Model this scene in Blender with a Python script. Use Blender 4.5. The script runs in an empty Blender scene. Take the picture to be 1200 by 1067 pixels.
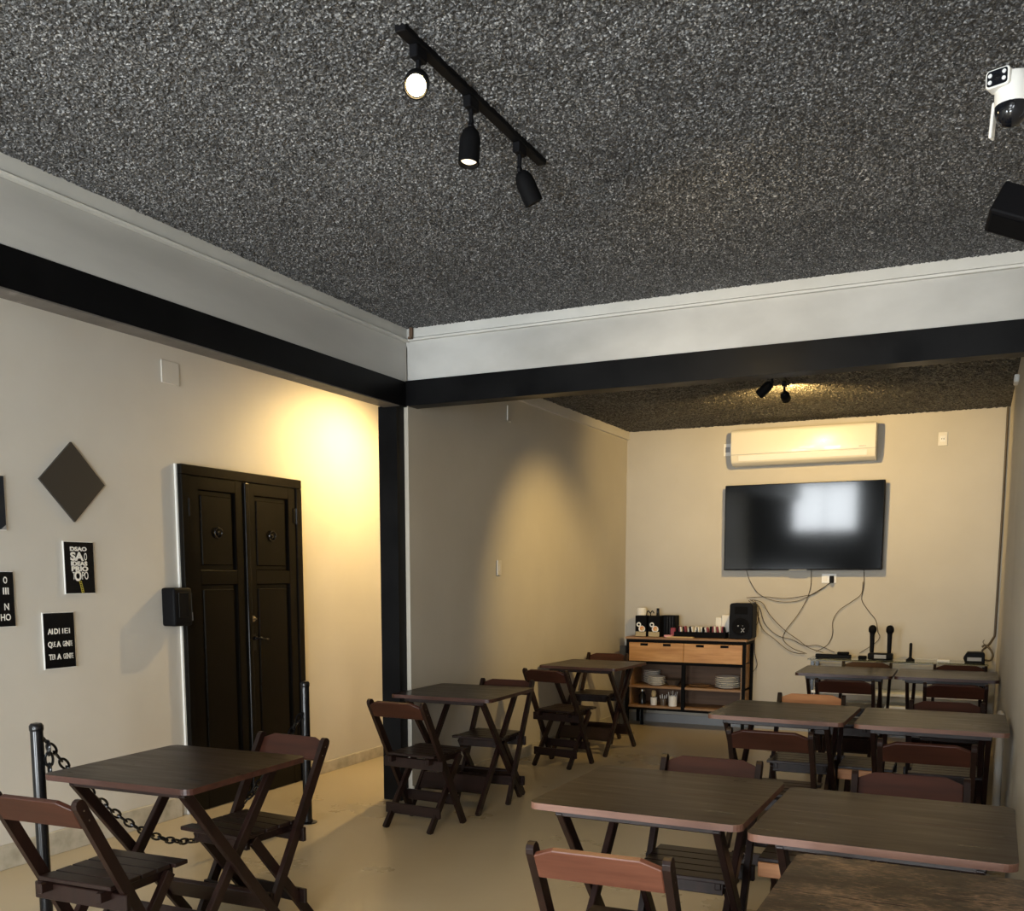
import bpy, bmesh, math, random
from mathutils import Vector, Matrix
random.seed(7)
S = bpy.context.scene
COL = S.collection
PI = math.pi

# ------------------------------------------------------------------ camera, world, light, exposure
cd = bpy.data.cameras.new('camera'); cam = bpy.data.objects.new('camera', cd); COL.objects.link(cam)
cd.sensor_fit = 'HORIZONTAL'; cd.sensor_width = 36.0; cd.lens = 36.0 * 1133 / 1200
cd.shift_y = 271.1 / 1200; cd.clip_start = 0.02
yaw, pitch = math.radians(-25.44), math.radians(-6.52)
fw = Vector((math.sin(yaw) * math.cos(pitch), math.cos(yaw) * math.cos(pitch), math.sin(pitch)))
cam.location = (0, 0, 1.47); cam.rotation_euler = fw.to_track_quat('-Z', 'Y').to_euler()
S.camera = cam

w = bpy.data.worlds.new('sky'); S.world = w; w.use_nodes = True
bg = w.node_tree.nodes['Background']; bg.inputs[0].default_value = (0.90, 0.96, 1.0, 1); bg.inputs[1].default_value = 25
S.view_settings.view_transform = 'Standard'; S.view_settings.look = 'None'
S.view_settings.gamma = 1; S.view_settings.use_curve_mapping = False
S.view_settings.exposure = 0.25
S.cycles.max_bounces = 10; S.cycles.diffuse_bounces = 6; S.cycles.glossy_bounces = 4
S.cycles.sample_clamp_indirect = 6.0

def portal(name, loc, sx, sy):
    l = bpy.data.lights.new(name, 'AREA'); l.shape = 'RECTANGLE'; l.size = sx; l.size_y = sy
    l.cycles.is_portal = True
    o = bpy.data.objects.new(name, l); COL.objects.link(o); o.location = loc
    o.rotation_euler = (PI / 2, 0, 0)          # emits towards +Y, into the room
portal('daylight_window', (-2.85, -2.28, 2.40), 1.3, 1.0)
portal('daylight_added_gap', (-3.5, -2.28, .475), 1.4, .95)  # invented low opening, added to let more daylight in
portal('daylight_doorway', (-.75, -2.28, 1.05), 1.3, 2.1)

WARM = (1.0, 0.68, 0.26)
def spot(name, loc, aim, watts, angle=100, blend=0.6, col=WARM, r=0.02):
    l = bpy.data.lights.new(name, 'SPOT'); l.energy = watts; l.spot_size = math.radians(angle); l.spot_blend = blend
    l.color = col; l.shadow_soft_size = r
    o = bpy.data.objects.new(name, l); COL.objects.link(o); o.location = loc
    d = Vector(aim) - Vector(loc); o.rotation_euler = d.to_track_quat('-Z', 'Y').to_euler()
    return o

# ------------------------------------------------------------------ materials
def nodes(name):
    m = bpy.data.materials.new(name); m.use_nodes = True
    t = m.node_tree; return m, t, t.nodes['Principled BSDF']
def plain(name, c, rough=0.5, metal=0.0, spec=0.5, emis=None, es=0, trans=0, coat=0):
    m, t, b = nodes(name)
    b.inputs['Base Color'].default_value = (*c, 1); b.inputs['Roughness'].default_value = rough
    b.inputs['Metallic'].default_value = metal; b.inputs['Specular IOR Level'].default_value = spec
    b.inputs['Transmission Weight'].default_value = trans; b.inputs['Coat Weight'].default_value = coat
    if emis: b.inputs['Emission Color'].default_value = (*emis, 1); b.inputs['Emission Strength'].default_value = es
    return m
def ramp(t, fac, stops):
    r = t.nodes.new('ShaderNodeValToRGB'); e = r.color_ramp.elements
    e[0].position, e[0].color = stops[0][0], (*stops[0][1], 1)
    e[1].position, e[1].color = stops[-1][0], (*stops[-1][1], 1)
    for p, c in stops[1:-1]:
        n = e.new(p); n.color = (*c, 1)
    t.links.new(fac, r.inputs[0]); return r.outputs[0]
def coords(t, scale=(1, 1, 1), kind='Object'):
    tc = t.nodes.new('ShaderNodeTexCoord'); mp = t.nodes.new('ShaderNodeMapping')
    mp.inputs['Scale'].default_value = scale; t.links.new(tc.outputs[kind], mp.inputs[0]); return mp.outputs[0]
def noise(t, vec, scale, detail=4, rough=0.55):
    n = t.nodes.new('ShaderNodeTexNoise'); n.inputs['Scale'].default_value = scale
    n.inputs['Detail'].default_value = detail; n.inputs['Roughness'].default_value = rough
    t.links.new(vec, n.inputs['Vector']); return n.outputs['Fac']
def bump(t, b, h, strength, dist=0.01):
    n = t.nodes.new('ShaderNodeBump'); n.inputs['Strength'].default_value = strength; n.inputs['Distance'].default_value = dist
    t.links.new(h, n.inputs['Height']); t.links.new(n.outputs[0], b.inputs['Normal'])
def mottled(name, stops, scale=2.0, rough=0.6, spec=0.4, vec=(1, 1, 1), b_scale=30, b_str=0.1, b_dist=0.004, detail=5, rr=None, coat=0):
    m, t, b = nodes(name)
    v = coords(t, vec); f = noise(t, v, scale, detail)
    t.links.new(ramp(t, f, stops), b.inputs['Base Color'])
    b.inputs['Roughness'].default_value = rough; b.inputs['Specular IOR Level'].default_value = spec
    b.inputs['Coat Weight'].default_value = coat
    if rr: t.links.new(ramp(t, f, [(0.3, (rr[0],) * 3), (0.7, (rr[1],) * 3)]), b.inputs['Roughness'])
    if b_str: bump(t, b, noise(t, v, b_scale, 3), b_str, b_dist)
    return m
def wood(name, c1, c2, axis='X', rough=0.42, scale=9, coat=0.0, spec=0.4):
    k = {'X': (1, 9, 9), 'Y': (9, 1, 9), 'Z': (9, 9, 1)}[axis]
    return mottled(name, [(0.3, c1), (0.68, c2)], scale / 3, rough, spec, k, scale, 0.12, 0.002, 6, coat=coat)

M = {}
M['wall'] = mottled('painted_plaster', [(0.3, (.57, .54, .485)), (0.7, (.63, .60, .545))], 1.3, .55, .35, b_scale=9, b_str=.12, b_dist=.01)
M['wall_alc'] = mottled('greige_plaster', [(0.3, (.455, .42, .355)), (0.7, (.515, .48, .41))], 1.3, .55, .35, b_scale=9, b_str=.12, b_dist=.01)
M['wall_white'] = mottled('white_paint', [(0.35, (.41, .405, .385)), (0.65, (.58, .575, .55))], 1.1, .42, .45, (1, .35, 1.6), 8, .14, .008, rr=(.35, .6))
M['cornice'] = mottled('cornice_plaster', [(0.3, (.56, .555, .52)), (0.7, (.63, .625, .59))], 3, .5, .4, b_scale=20, b_str=.15)
M['darkwall'] = plain('bounce_cut_paint', (.05, .05, .05), .7, spec=.2)  # dark tone for the unseen front wall, to cut bounce and screen haze
M['darkgrey'] = plain('shade_grey', (.035, .035, .034), .6)  # tone of the added shade panel beside the sideboard
M['soffit'] = mottled('scuffed_primer', [(0.35, (.11, .10, .09)), (0.62, (.16, .145, .13)), (0.75, (.38, .36, .33))], 6, .6, .3)
M['base'] = mottled('baseboard_stone', [(0.3, (.34, .31, .24)), (0.5, (.46, .42, .34)), (0.7, (.56, .52, .44))], 9, .45, .4, b_scale=25, b_str=.08)
def floor_mat():
    m, t, b = nodes('burnished_cement')
    v = coords(t); f = noise(t, v, 1.1, 6, .6)
    c = ramp(t, f, [(0.3, (.42, .345, .225)), (0.55, (.48, .40, .27)), (0.75, (.52, .435, .30))])
    # hairline cracks: thin band around the zero of a large distorted noise
    n2 = noise(t, v, .55, 2, .4)
    mth = t.nodes.new('ShaderNodeMath'); mth.operation = 'SUBTRACT'; mth.inputs[1].default_value = .5; t.links.new(n2, mth.inputs[0])
    ab = t.nodes.new('ShaderNodeMath'); ab.operation = 'ABSOLUTE'; t.links.new(mth.outputs[0], ab.inputs[0])
    cr = ramp(t, ab.outputs[0], [(0.0, (.62, .60, .56)), (0.0022, (1, 1, 1))])
    mx = t.nodes.new('ShaderNodeMixRGB'); mx.blend_type = 'MULTIPLY'; mx.inputs[0].default_value = .08
    t.links.new(c, mx.inputs[1]); t.links.new(cr, mx.inputs[2]); t.links.new(mx.outputs[0], b.inputs['Base Color'])
    t.links.new(ramp(t, f, [(0.3, (.24,) * 3), (0.7, (.38,) * 3)]), b.inputs['Roughness'])
    b.inputs['Specular IOR Level'].default_value = .45
    bump(t, b, noise(t, v, 6, 3), .05, .01)
    return m
M['floor'] = floor_mat()
def popcorn(name, b1, b2, fmax):
    m, t, b = nodes(name)
    v = coords(t)
    vo = t.nodes.new('ShaderNodeTexVoronoi'); vo.inputs['Scale'].default_value = 170; vo.inputs['Randomness'].default_value = 1
    t.links.new(v, vo.inputs['Vector'])
    n1 = noise(t, v, 110, 4, .7); n2 = noise(t, v, 2.2, 4)
    base = ramp(t, n2, [(0.3, b1), (0.7, b2)])
    # light mineral flecks: a few voronoi cells are pale
    sep = t.nodes.new('ShaderNodeSeparateColor'); t.links.new(vo.outputs['Color'], sep.inputs[0])
    fl = ramp(t, sep.outputs[0], [(0.0, (.35, .35, .35)), (0.60, (.85, .85, .85)), (0.82, (2.2, 2.2, 2.2)), (1.0, (fmax, fmax * .99, fmax * .96))])
    mx = t.nodes.new('ShaderNodeMixRGB'); mx.blend_type = 'MULTIPLY'; mx.inputs[0].default_value = 1
    t.links.new(base, mx.inputs[1]); t.links.new(fl, mx.inputs[2])
    t.links.new(mx.outputs[0], b.inputs['Base Color'])
    b.inputs['Roughness'].default_value = .42; b.inputs['Specular IOR Level'].default_value = .55
    ad = t.nodes.new('ShaderNodeMath'); ad.operation = 'SUBTRACT'; t.links.new(n1, ad.inputs[0]); t.links.new(vo.outputs['Distance'], ad.inputs[1])
    bump(t, b, ad.outputs[0], .6, .004)
    return m
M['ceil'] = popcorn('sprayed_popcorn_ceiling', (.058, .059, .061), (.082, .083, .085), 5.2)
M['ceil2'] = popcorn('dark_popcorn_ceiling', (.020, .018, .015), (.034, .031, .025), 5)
M['steel'] = mottled('black_painted_steel', [(0.3, (.0025, .0025, .003)), (0.7, (.006, .006, .0065))], 3, .45, .10, b_scale=14, b_str=.12, rr=(.3, .5))
M['door'] = mottled('black_door_paint', [(0.3, (.0035, .0028, .002)), (0.7, (.006, .005, .004))], 4, .26, .14, b_scale=40, b_str=.06)
M['black'] = plain('black_plastic', (.005, .005, .006), .55, spec=.10)
M['blackm'] = plain('matt_black', (.004, .004, .0045), .7, spec=.08)
M['gloss'] = plain('gloss_black', (.005, .005, .006), .18, spec=.4)
M['rubber'] = plain('cable_sheath', (.060, .042, .022), .55)
M['white'] = plain('white_plastic', (.78, .77, .73), .35)
M['offw'] = plain('cream_plastic', (.74, .70, .60), .30, coat=.3)
M['grey'] = plain('grey_plastic', (.30, .30, .30), .45)
M['chrome'] = plain('chrome', (.75, .75, .76), .2, 1.0)
M['brass'] = plain('tarnished_metal', (.30, .27, .22), .35, 1.0)
M['rust'] = plain('rusty_iron', (.12, .07, .04), .7)
M['screen'] = plain('tv_glass', (.0015, .002, .003), .075, spec=.4, coat=.0)
M['ceramic'] = plain('white_ceramic', (.86, .85, .80), .25)
M['bowl'] = plain('smoked_glass_dish', (.10, .075, .055), .25)
M['paper'] = plain('white_paper', (.80, .78, .72), .7)
M['red'] = plain('dark_red_paper', (.25, .03, .045), .5)
M['pink'] = plain('pink_paper', (.70, .35, .38), .6)
M['yellowp'] = plain('yellow_wood', (.62, .46, .22), .6)
M['orange'] = plain('orange_print', (.70, .30, .08), .5)
M['box_tan'] = plain('tan_print', (.42, .33, .17), .6)
M['diamond'] = plain('charcoal_board', (.034, .030, .026), .6)
M['blueposter'] = plain('navy_print', (.006, .012, .022), .5)
M['gold'] = plain('yellow_print', (.55, .45, .06), .5)
M['glass'] = plain('table_glass', (.85, .95, .92), .03, trans=1.0)
M['bulb'] = plain('lit_bulb', (1, .8, .5), .5, emis=(1.0, .72, .34), es=55)
M['bulb_dim'] = plain('lit_reflector', (1, .9, .7), .5, emis=(1.0, .82, .55), es=1.6)
M['lens'] = plain('camera_lens', (.006, .007, .01), .06)
M['led'] = plain('frosted_led', (.7, .7, .7), .3)
M['wd'] = wood('mahogany_stain', (.008, .0034, .0026), (.019, .0078, .0056), 'Z', .38, spec=.28)
M['wdx'] = wood('mahogany_stain_slat', (.009, .0042, .0034), (.020, .0092, .007), 'X', .36, spec=.28)
M['wr'] = wood('red_stain', (.027, .0085, .0052), (.050, .0155, .009), 'X', .36, spec=.3)
M['wl'] = wood('worn_red_stain', (.085, .027, .015), (.14, .050, .028), 'X', .42)
M['wo'] = wood('bare_orange_wood', (.33, .13, .05), (.52, .235, .095), 'X', .5)
M['edge'] = wood('bare_edge', (.115, .052, .034), (.205, .10, .066), 'X', .5)
M['edged'] = wood('stained_edge', (.030, .011, .008), (.075, .028, .019), 'X', .4)
M['pine'] = wood('oiled_pine', (.42, .19, .055), (.62, .33, .115), 'X', .4)
M['pine2'] = wood('dull_pine', (.22, .115, .05), (.33, .19, .09), 'X', .5)
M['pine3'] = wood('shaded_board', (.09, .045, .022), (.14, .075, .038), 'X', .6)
def top_mat(name, worn, wc=(.16, .10, .065)):
    m, t, b = nodes(name)
    v = coords(t, (1, 9, 9)); f = noise(t, v, 3, 6)
    c = ramp(t, f, [(0.3, (.012, .0062, .0042)), (0.7, (.022, .0118, .0080))])
    big = noise(t, coords(t), 3.2, 6, .65); fine = noise(t, coords(t, (2, 9, 2)), 22, 5, .7)
    mu = t.nodes.new('ShaderNodeMath'); mu.operation = 'MULTIPLY'; t.links.new(big, mu.inputs[0]); t.links.new(fine, mu.inputs[1])
    k = ramp(t, mu.outputs[0], [(worn, (0, 0, 0)), (worn + .12, (1, 1, 1))])
    mx = t.nodes.new('ShaderNodeMixRGB'); t.links.new(k, mx.inputs[0]); t.links.new(c, mx.inputs[1]); mx.inputs[2].default_value = (*wc, 1)
    t.links.new(mx.outputs[0], b.inputs['Base Color'])
    t.links.new(ramp(t, f, [(0.3, (.27,) * 3), (0.7, (.40,) * 3)]), b.inputs['Roughness'])
    b.inputs['Specular IOR Level'].default_value = .26
    bump(t, b, fine, .06, .002)
    return m
M['top'] = top_mat('dark_stained_tabletop', .37)
M['top_worn'] = top_mat('worn_stained_tabletop', .235, (.24, .155, .095))

# ------------------------------------------------------------------ mesh builder
class MB:
    def __init__(s): s.v = []; s.f = []; s.m = []
    def add(s, vs, fs, mi=0):
        b = len(s.v); s.v += [tuple(v) for v in vs]; s.f += [tuple(i + b for i in f) for f in fs]; s.m += [mi] * len(fs); return s
    def box(s, c, d, R=None, mi=0):
        vs = []
        for x in (-.5, .5):
            for y in (-.5, .5):
                for z in (-.5, .5):
                    p = Vector((x * d[0], y * d[1], z * d[2]))
                    if R is not None: p = R @ p
                    vs.append(p + Vector(c))
        return s.add(vs, [(0, 1, 3, 2), (4, 6, 7, 5), (0, 4, 5, 1), (2, 3, 7, 6), (0, 2, 6, 4), (1, 5, 7, 3)], mi)
    def mm(s, a, b, mi=0):
        return s.box([(a[i] + b[i]) / 2 for i in range(3)], [abs(b[i] - a[i]) for i in range(3)], None, mi)
    def bar(s, p0, p1, wx, wt, side=(1, 0, 0), mi=0):
        """square bar from p0 to p1; wx along side, wt across"""
        p0, p1 = Vector(p0), Vector(p1); d = p1 - p0; L = d.length; z = d / L
        x = Vector(side); x = (x - z * x.dot(z)).normalized(); y = z.cross(x)
        return s.box((p0 + p1) / 2, (wx, wt, L), Matrix((x, y, z)).transposed(), mi)
    def prism(s, poly, h, M4=None, mi=0):
        """polygon in local XY extruded along Z from 0 to h, placed by a matrix"""
        n = len(poly); vs = [Vector((x, y, 0)) for x, y in poly] + [Vector((x, y, h)) for x, y in poly]
        if M4 is not None: vs = [M4 @ p for p in vs]
        return s.add(vs, [tuple(reversed(range(n))), tuple(range(n, 2 * n))] + [(i, (i + 1) % n, n + (i + 1) % n, n + i) for i in range(n)], mi)
    def lathe(s, prof, c=(0, 0, 0), n=20, axis=(0, 0, 1), mi=0, mis=None):
        q = Vector((0, 0, 1)).rotation_difference(Vector(axis)); vs = []
        for r, z in prof:
            for i in range(n):
                a = 2 * PI * i / n; vs.append(q @ Vector((r * math.cos(a), r * math.sin(a), z)) + Vector(c))
        for k in range(len(prof) - 1):
            b = len(s.v)
            fs = [(k * n + i, k * n + (i + 1) % n, (k + 1) * n + (i + 1) % n, (k + 1) * n + i) for i in range(n)]
            if k == 0: s.add(vs, fs, mis[0] if mis else mi); base = b
            else:
                s.f += [tuple(j + base for j in f) for f in fs]; s.m += [mis[k] if mis else mi] * n
        if prof[0][0] > 1e-5: s.f.append(tuple(base + i for i in reversed(range(n)))); s.m.append(mis[0] if mis else mi)
        if prof[-1][0] > 1e-5: s.f.append(tuple(base + (len(prof) - 1) * n + i for i in range(n))); s.m.append(mis[-1] if mis else mi)
        return s
    def tube(s, pts, r, n=6, closed=False, mi=0):
        pts = [Vector(p) for p in pts]; N = len(pts); rings = []; b = len(s.v); up = None
        for i, p in enumerate(pts):
            if closed: t = pts[(i + 1) % N] - pts[i - 1]
            else: t = pts[min(i + 1, N - 1)] - pts[max(i - 1, 0)]
            t.normalize()
            if up is None: up = t.orthogonal().normalized()
            up = (up - t * up.dot(t)); up = up.normalized() if up.length > 1e-6 else t.orthogonal().normalized()
            o = t.cross(up)
            for k in range(n):
                a = 2 * PI * k / n; s.v.append(tuple(p + (up * math.cos(a) + o * math.sin(a)) * r))
        for i in range(N if closed else N - 1):
            j = (i + 1) % N
            for k in range(n):
                s.f.append((b + i * n + k, b + i * n + (k + 1) % n, b + j * n + (k + 1) % n, b + j * n + k)); s.m.append(mi)
        if not closed:
            s.f.append(tuple(b + k for k in reversed(range(n)))); s.f.append(tuple(b + (N - 1) * n + k for k in range(n))); s.m += [mi, mi]
        return s
    def build(s, name, mats, parent=None, bevel=0, seg=1, smooth=False, kind=None):
        me = bpy.data.meshes.new(name); me.from_pydata(s.v, [], s.f)
        for i, k in enumerate(s.m): me.polygons[i].material_index = k
        bm = bmesh.new(); bm.from_mesh(me)
        bmesh.ops.remove_doubles(bm, verts=bm.verts, dist=1e-6)
        bmesh.ops.recalc_face_normals(bm, faces=bm.faces)
        if bevel:
            es = [e for e in bm.edges if len(e.link_faces) == 2 and e.calc_face_angle(0) > .5]
            bmesh.ops.bevel(bm, geom=es, offset=bevel, segments=seg, profile=.5, affect='EDGES', clamp_overlap=True)
        if smooth:
            for f in bm.faces: f.smooth = True
            for e in bm.edges:
                if len(e.link_faces) == 2 and e.calc_face_angle(0) > .7: e.smooth = False
        bm.to_mesh(me); bm.free()
        for x in (mats if isinstance(mats, (list, tuple)) else [mats]): me.materials.append(x)
        o = bpy.data.objects.new(name, me); COL.objects.link(o)
        if parent: o.parent = parent
        if kind: o['kind'] = kind
        return o

def thing(name, label, cat, loc=(0, 0, 0), rz=0, group=None):
    o = bpy.data.objects.new(name, None); COL.objects.link(o); o.empty_display_size = .1
    o.location = loc; o.rotation_euler = (0, 0, rz); o['label'] = label; o['category'] = cat
    if group: o['group'] = group
    return o
def tag(o, label, cat, group=None):
    o['label'] = label; o['category'] = cat
    if group: o['group'] = group
    return o
def struct(name, mb, m, parent=None, label=None, **k):
    o = mb.build(name, m, parent, **k)
    if not parent: o['kind'] = 'structure'
    if label: o['label'] = label
    return o
def dup(root, loc=None, rz=None, label=None, group=None):
    def cp(o, par):
        c = o.copy(); COL.objects.link(c)
        if par: c.parent = par
        for ch in o.children: cp(ch, c)
        return c
    r = cp(root, None)
    if loc is not None: r.location = loc
    if rz is not None: r.rotation_euler = (0, 0, rz)
    if label: r['label'] = label
    if group: r['group'] = group
    return r
def spline(pts, n=8):
    P = [Vector(p) for p in pts]; out = []
    for i in range(len(P) - 1):
        a, b, c, d = P[max(i - 1, 0)], P[i], P[i + 1], P[min(i + 2, len(P) - 1)]
        for k in range(n):
            t = k / n
            out.append(.5 * ((2 * b) + (c - a) * t + (2 * a - 5 * b + 4 * c - d) * t * t + (3 * b - a - 3 * c + d) * t ** 3))
    out.append(P[-1]); return out
def rrect(w_, h_, r, n=4, cx=0, cy=0):
    o = []
    for (sx, sy, a0) in ((1, 1, 0), (-1, 1, 90), (-1, -1, 180), (1, -1, 270)):
        for k in range(n + 1):
            a = math.radians(a0 + 90 * k / n)
            o.append((cx + sx * (w_ / 2 - r) + r * math.cos(a), cy + sy * (h_ / 2 - r) + r * math.sin(a)))
    return o
def text(body, size, loc, rot, m, parent, name='lettering', sx=1.0, bold=0.0, depth=.0006):
    c = bpy.data.curves.new(name, 'FONT'); c.body = body; c.size = size; c.align_x = 'LEFT'; c.align_y = 'BOTTOM_BASELINE'
    c.extrude = depth; c.offset = bold; c.resolution_u = 3
    o = bpy.data.objects.new(name, c); COL.objects.link(o)
    bpy.context.view_layer.update()
    me = bpy.data.meshes.new_from_object(o.evaluated_get(bpy.context.evaluated_depsgraph_get()))
    bpy.data.objects.remove(o); bpy.data.curves.remove(c)
    xs = [v.co.x for v in me.vertices]; x0, x1 = min(xs), max(xs)
    k = sx / (x1 - x0) if sx else 1          # fit to the wanted width
    for v in me.vertices: v.co.x = (v.co.x - x0) * k
    me.materials.clear(); me.materials.append(m)
    o = bpy.data.objects.new(name, me); COL.objects.link(o); o.parent = parent
    o.location = loc; o.rotation_euler = rot
    return o

# ------------------------------------------------------------------ the room
XL, XR, YF, YB, ZC = -4.36, .205, -2.2, 9.45, 3.02
XB, YBM = -3.32, 5.42                # side beam face, front beam face
struct('floor', MB().mm((-4.7, -2.4, -.12), (.5, 9.7, 0)), M['floor'])
def stipple(x0, y0, x1, y1, yr, z, step, h, m, label, top):
    """ceiling slab whose underside, from yr on, is a fine grid of random popcorn bumps"""
    nx, ny = int((x1 - x0) / step) + 1, int((y1 - yr) / step) + 1
    rnd = random.Random(3).random; dx, dy = (x1 - x0) / (nx - 1), (y1 - yr) / (ny - 1)
    vs = []; ap = vs.append
    for j in range(ny):
        for i in range(nx):
            ap((x0 + (i + (rnd() - .5) * .7) * dx, yr + (j + (rnd() - .5) * .7) * dy, z - h * rnd() ** 1.6))
    fs = [(j * nx + i, (j + 1) * nx + i, (j + 1) * nx + i + 1, j * nx + i + 1) for j in range(ny - 1) for i in range(nx - 1)]
    b = len(vs)
    vs += [(x, y, zz) for zz in (z, top) for x, y in ((x0, y0), (x1, y0), (x1, y1), (x0, y1))]
    fs += [(b + 4, b + 5, b + 6, b + 7), (b, b + 1, b + 5, b + 4), (b + 1, b + 2, b + 6, b + 5), (b + 2, b + 3, b + 7, b + 6), (b + 3, b, b + 4, b + 7), (b, b + 3, b + 2, b + 1)]
    me = bpy.data.meshes.new('ceiling'); me.from_pydata(vs, [], fs); me.materials.append(m)
    o = bpy.data.objects.new('ceiling', me); COL.objects.link(o); o['kind'] = 'structure'; o['label'] = label
stipple(XB - .10, -2.4, .3, YBM + .02, 1.7, ZC, .0066, .0085, M['ceil'], 'dark popcorn ceiling of the main room', ZC + .1)
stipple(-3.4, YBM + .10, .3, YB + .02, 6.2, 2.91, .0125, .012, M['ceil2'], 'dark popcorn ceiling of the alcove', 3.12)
struct('ceiling', MB().mm((-4.7, -2.4, 2.96), (XB - .12, 7.5, 3.12)), M['wall_white'], label='pale ceiling of the side bay')
struct('wall_left', MB().mm((XL - .2, -2.4, 0), (XL, 7.5, 2.96)), M['wall'])
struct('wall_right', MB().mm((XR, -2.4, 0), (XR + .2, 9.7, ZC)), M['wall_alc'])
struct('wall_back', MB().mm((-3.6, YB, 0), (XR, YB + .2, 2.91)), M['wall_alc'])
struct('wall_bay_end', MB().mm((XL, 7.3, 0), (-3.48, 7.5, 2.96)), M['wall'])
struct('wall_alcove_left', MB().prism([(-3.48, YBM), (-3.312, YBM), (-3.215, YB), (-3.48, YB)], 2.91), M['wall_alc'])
fr = MB()                             # front wall, behind the camera, with a high window above a low gap added for more daylight, and an open doorway
for a, b in (((-4.7, 0), (-4.2, ZC)), ((-4.2, .95), (-3.5, ZC)), ((-3.5, .95), (-2.8, 1.9)), ((-2.8, 0), (-2.2, 1.9)), ((-3.5, 2.9), (-2.2, ZC)), ((-2.2, 0), (-1.4, ZC)), ((-1.4, 2.1), (-.1, ZC)), ((-.1, 0), (.4, ZC))):
    fr.mm((a[0], -2.35, a[1]), (b[0], YF, b[1]))
struct('wall_front', fr, M['darkwall'])  # unseen wall kept dark to absorb bounced light
wf = MB()
for z in (1.9, 2.9): wf.mm((-3.5, -2.33, z - .03), (-2.2, -2.23, z + .03))
for x in (-3.5, -2.2): wf.mm((x - .03, -2.33, 1.9), (x + .03, -2.23, 2.9))
wf.mm((-2.86, -2.3, 1.93), (-2.84, -2.28, 2.87))
struct('window_1', wf, M['black'], label='high window behind the camera')
# steel portal frame with white-painted wall above it
def beam(name, mb, lab, m='steel', **k): return struct(name, mb, M[m], label=lab, **k)
sb = MB().mm((XB - .12, -2.2, 2.54), (XB, YBM, 2.695)); beam('trim_1', sb, 'black steel beam along the left side')
struct('trim_8', MB().mm((XB - .118, -2.2, 2.534), (XB - .002, 5.33, 2.540)), M['soffit'], label='grey underside of the left beam')
fb = MB().mm((XB, YBM - .012, 2.545), (XR, YBM + .11, 2.70)); beam('trim_2', fb, 'black steel beam across the front of the alcove')
beam('trim_3', MB().mm((-3.478, 5.33, 0), (-3.342, YBM, 2.54)), 'black steel post under the beam corner')
struct('wall_side_beam', MB().mm((XB - .12, -2.2, 2.695), (XB - .004, YBM + .11, ZC)), M['wall_white'])
struct('wall_front_beam', MB().mm((XB, YBM, 2.70), (XR, YBM + .11, ZC)), M['wall_white'])
def jag(p, q, nrm, z0, z1, d, name):
    """cornice band whose upper edge is slightly ragged"""
    p, q, nrm = Vector(p), Vector(q), Vector(nrm); n = int((q - p).length / .03); vs = []; fs = []
    for i in range(n + 1):
        c = p.lerp(q, i / n); zt = z1 - random.uniform(0, .010)
        for o, z in ((0, z0), (d * .9, z0), (d, z0 + .012), (d * .55, z0 + .02), (d * .55, zt), (0, zt)):
            r = c + nrm * o; vs.append((r.x, r.y, z))
    for i in range(n):
        for k in range(6): fs.append((i * 6 + k, i * 6 + (k + 1) % 6, i * 6 + 6 + (k + 1) % 6, i * 6 + 6 + k))
    fs += [tuple(range(6)), tuple(range(n * 6, n * 6 + 6))]
    return struct(name, MB().add(vs, fs), M['cornice'])
jag((XB, -2.2, 0), (XB, YBM, 0), (1, 0, 0), 2.935, ZC + .004, .03, 'trim_4')
jag((XB, YBM, 0), (XR, YBM, 0), (0, -1, 0), 2.94, ZC + .004, .028, 'trim_5')
struct('trim_6', MB().prism([(-3.311, YBM + .11), (-3.285, YBM + .11), (-3.19, YB), (-3.215, YB)], .085, Matrix.Translation((0, 0, 2.826))), M['wall'], label='moulding along the top of the alcove wall')
struct('baseboard_left', MB().mm((XL, -2.2, 0), (XL + .018, 4.40, .125)).mm((XL, 5.66, 0), (XL + .018, 7.3, .085)), M['base'], bevel=.003)
struct('baseboard_alcove', MB().prism([(-3.312, YBM), (-3.298, YBM), (-3.201, YB), (-3.215, YB)], .085), M['base'])
struct('baseboard_back', MB().mm((-3.19, YB - .014, 0), (XR, YB, .085)), M['grey'])
struct('trim_7', MB().mm((-.1 + .262, 6.42, 0), (XR, 6.56, .66)), M['wall'], label='pale boxed pipe against the right wall', bevel=.02, seg=3)

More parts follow.
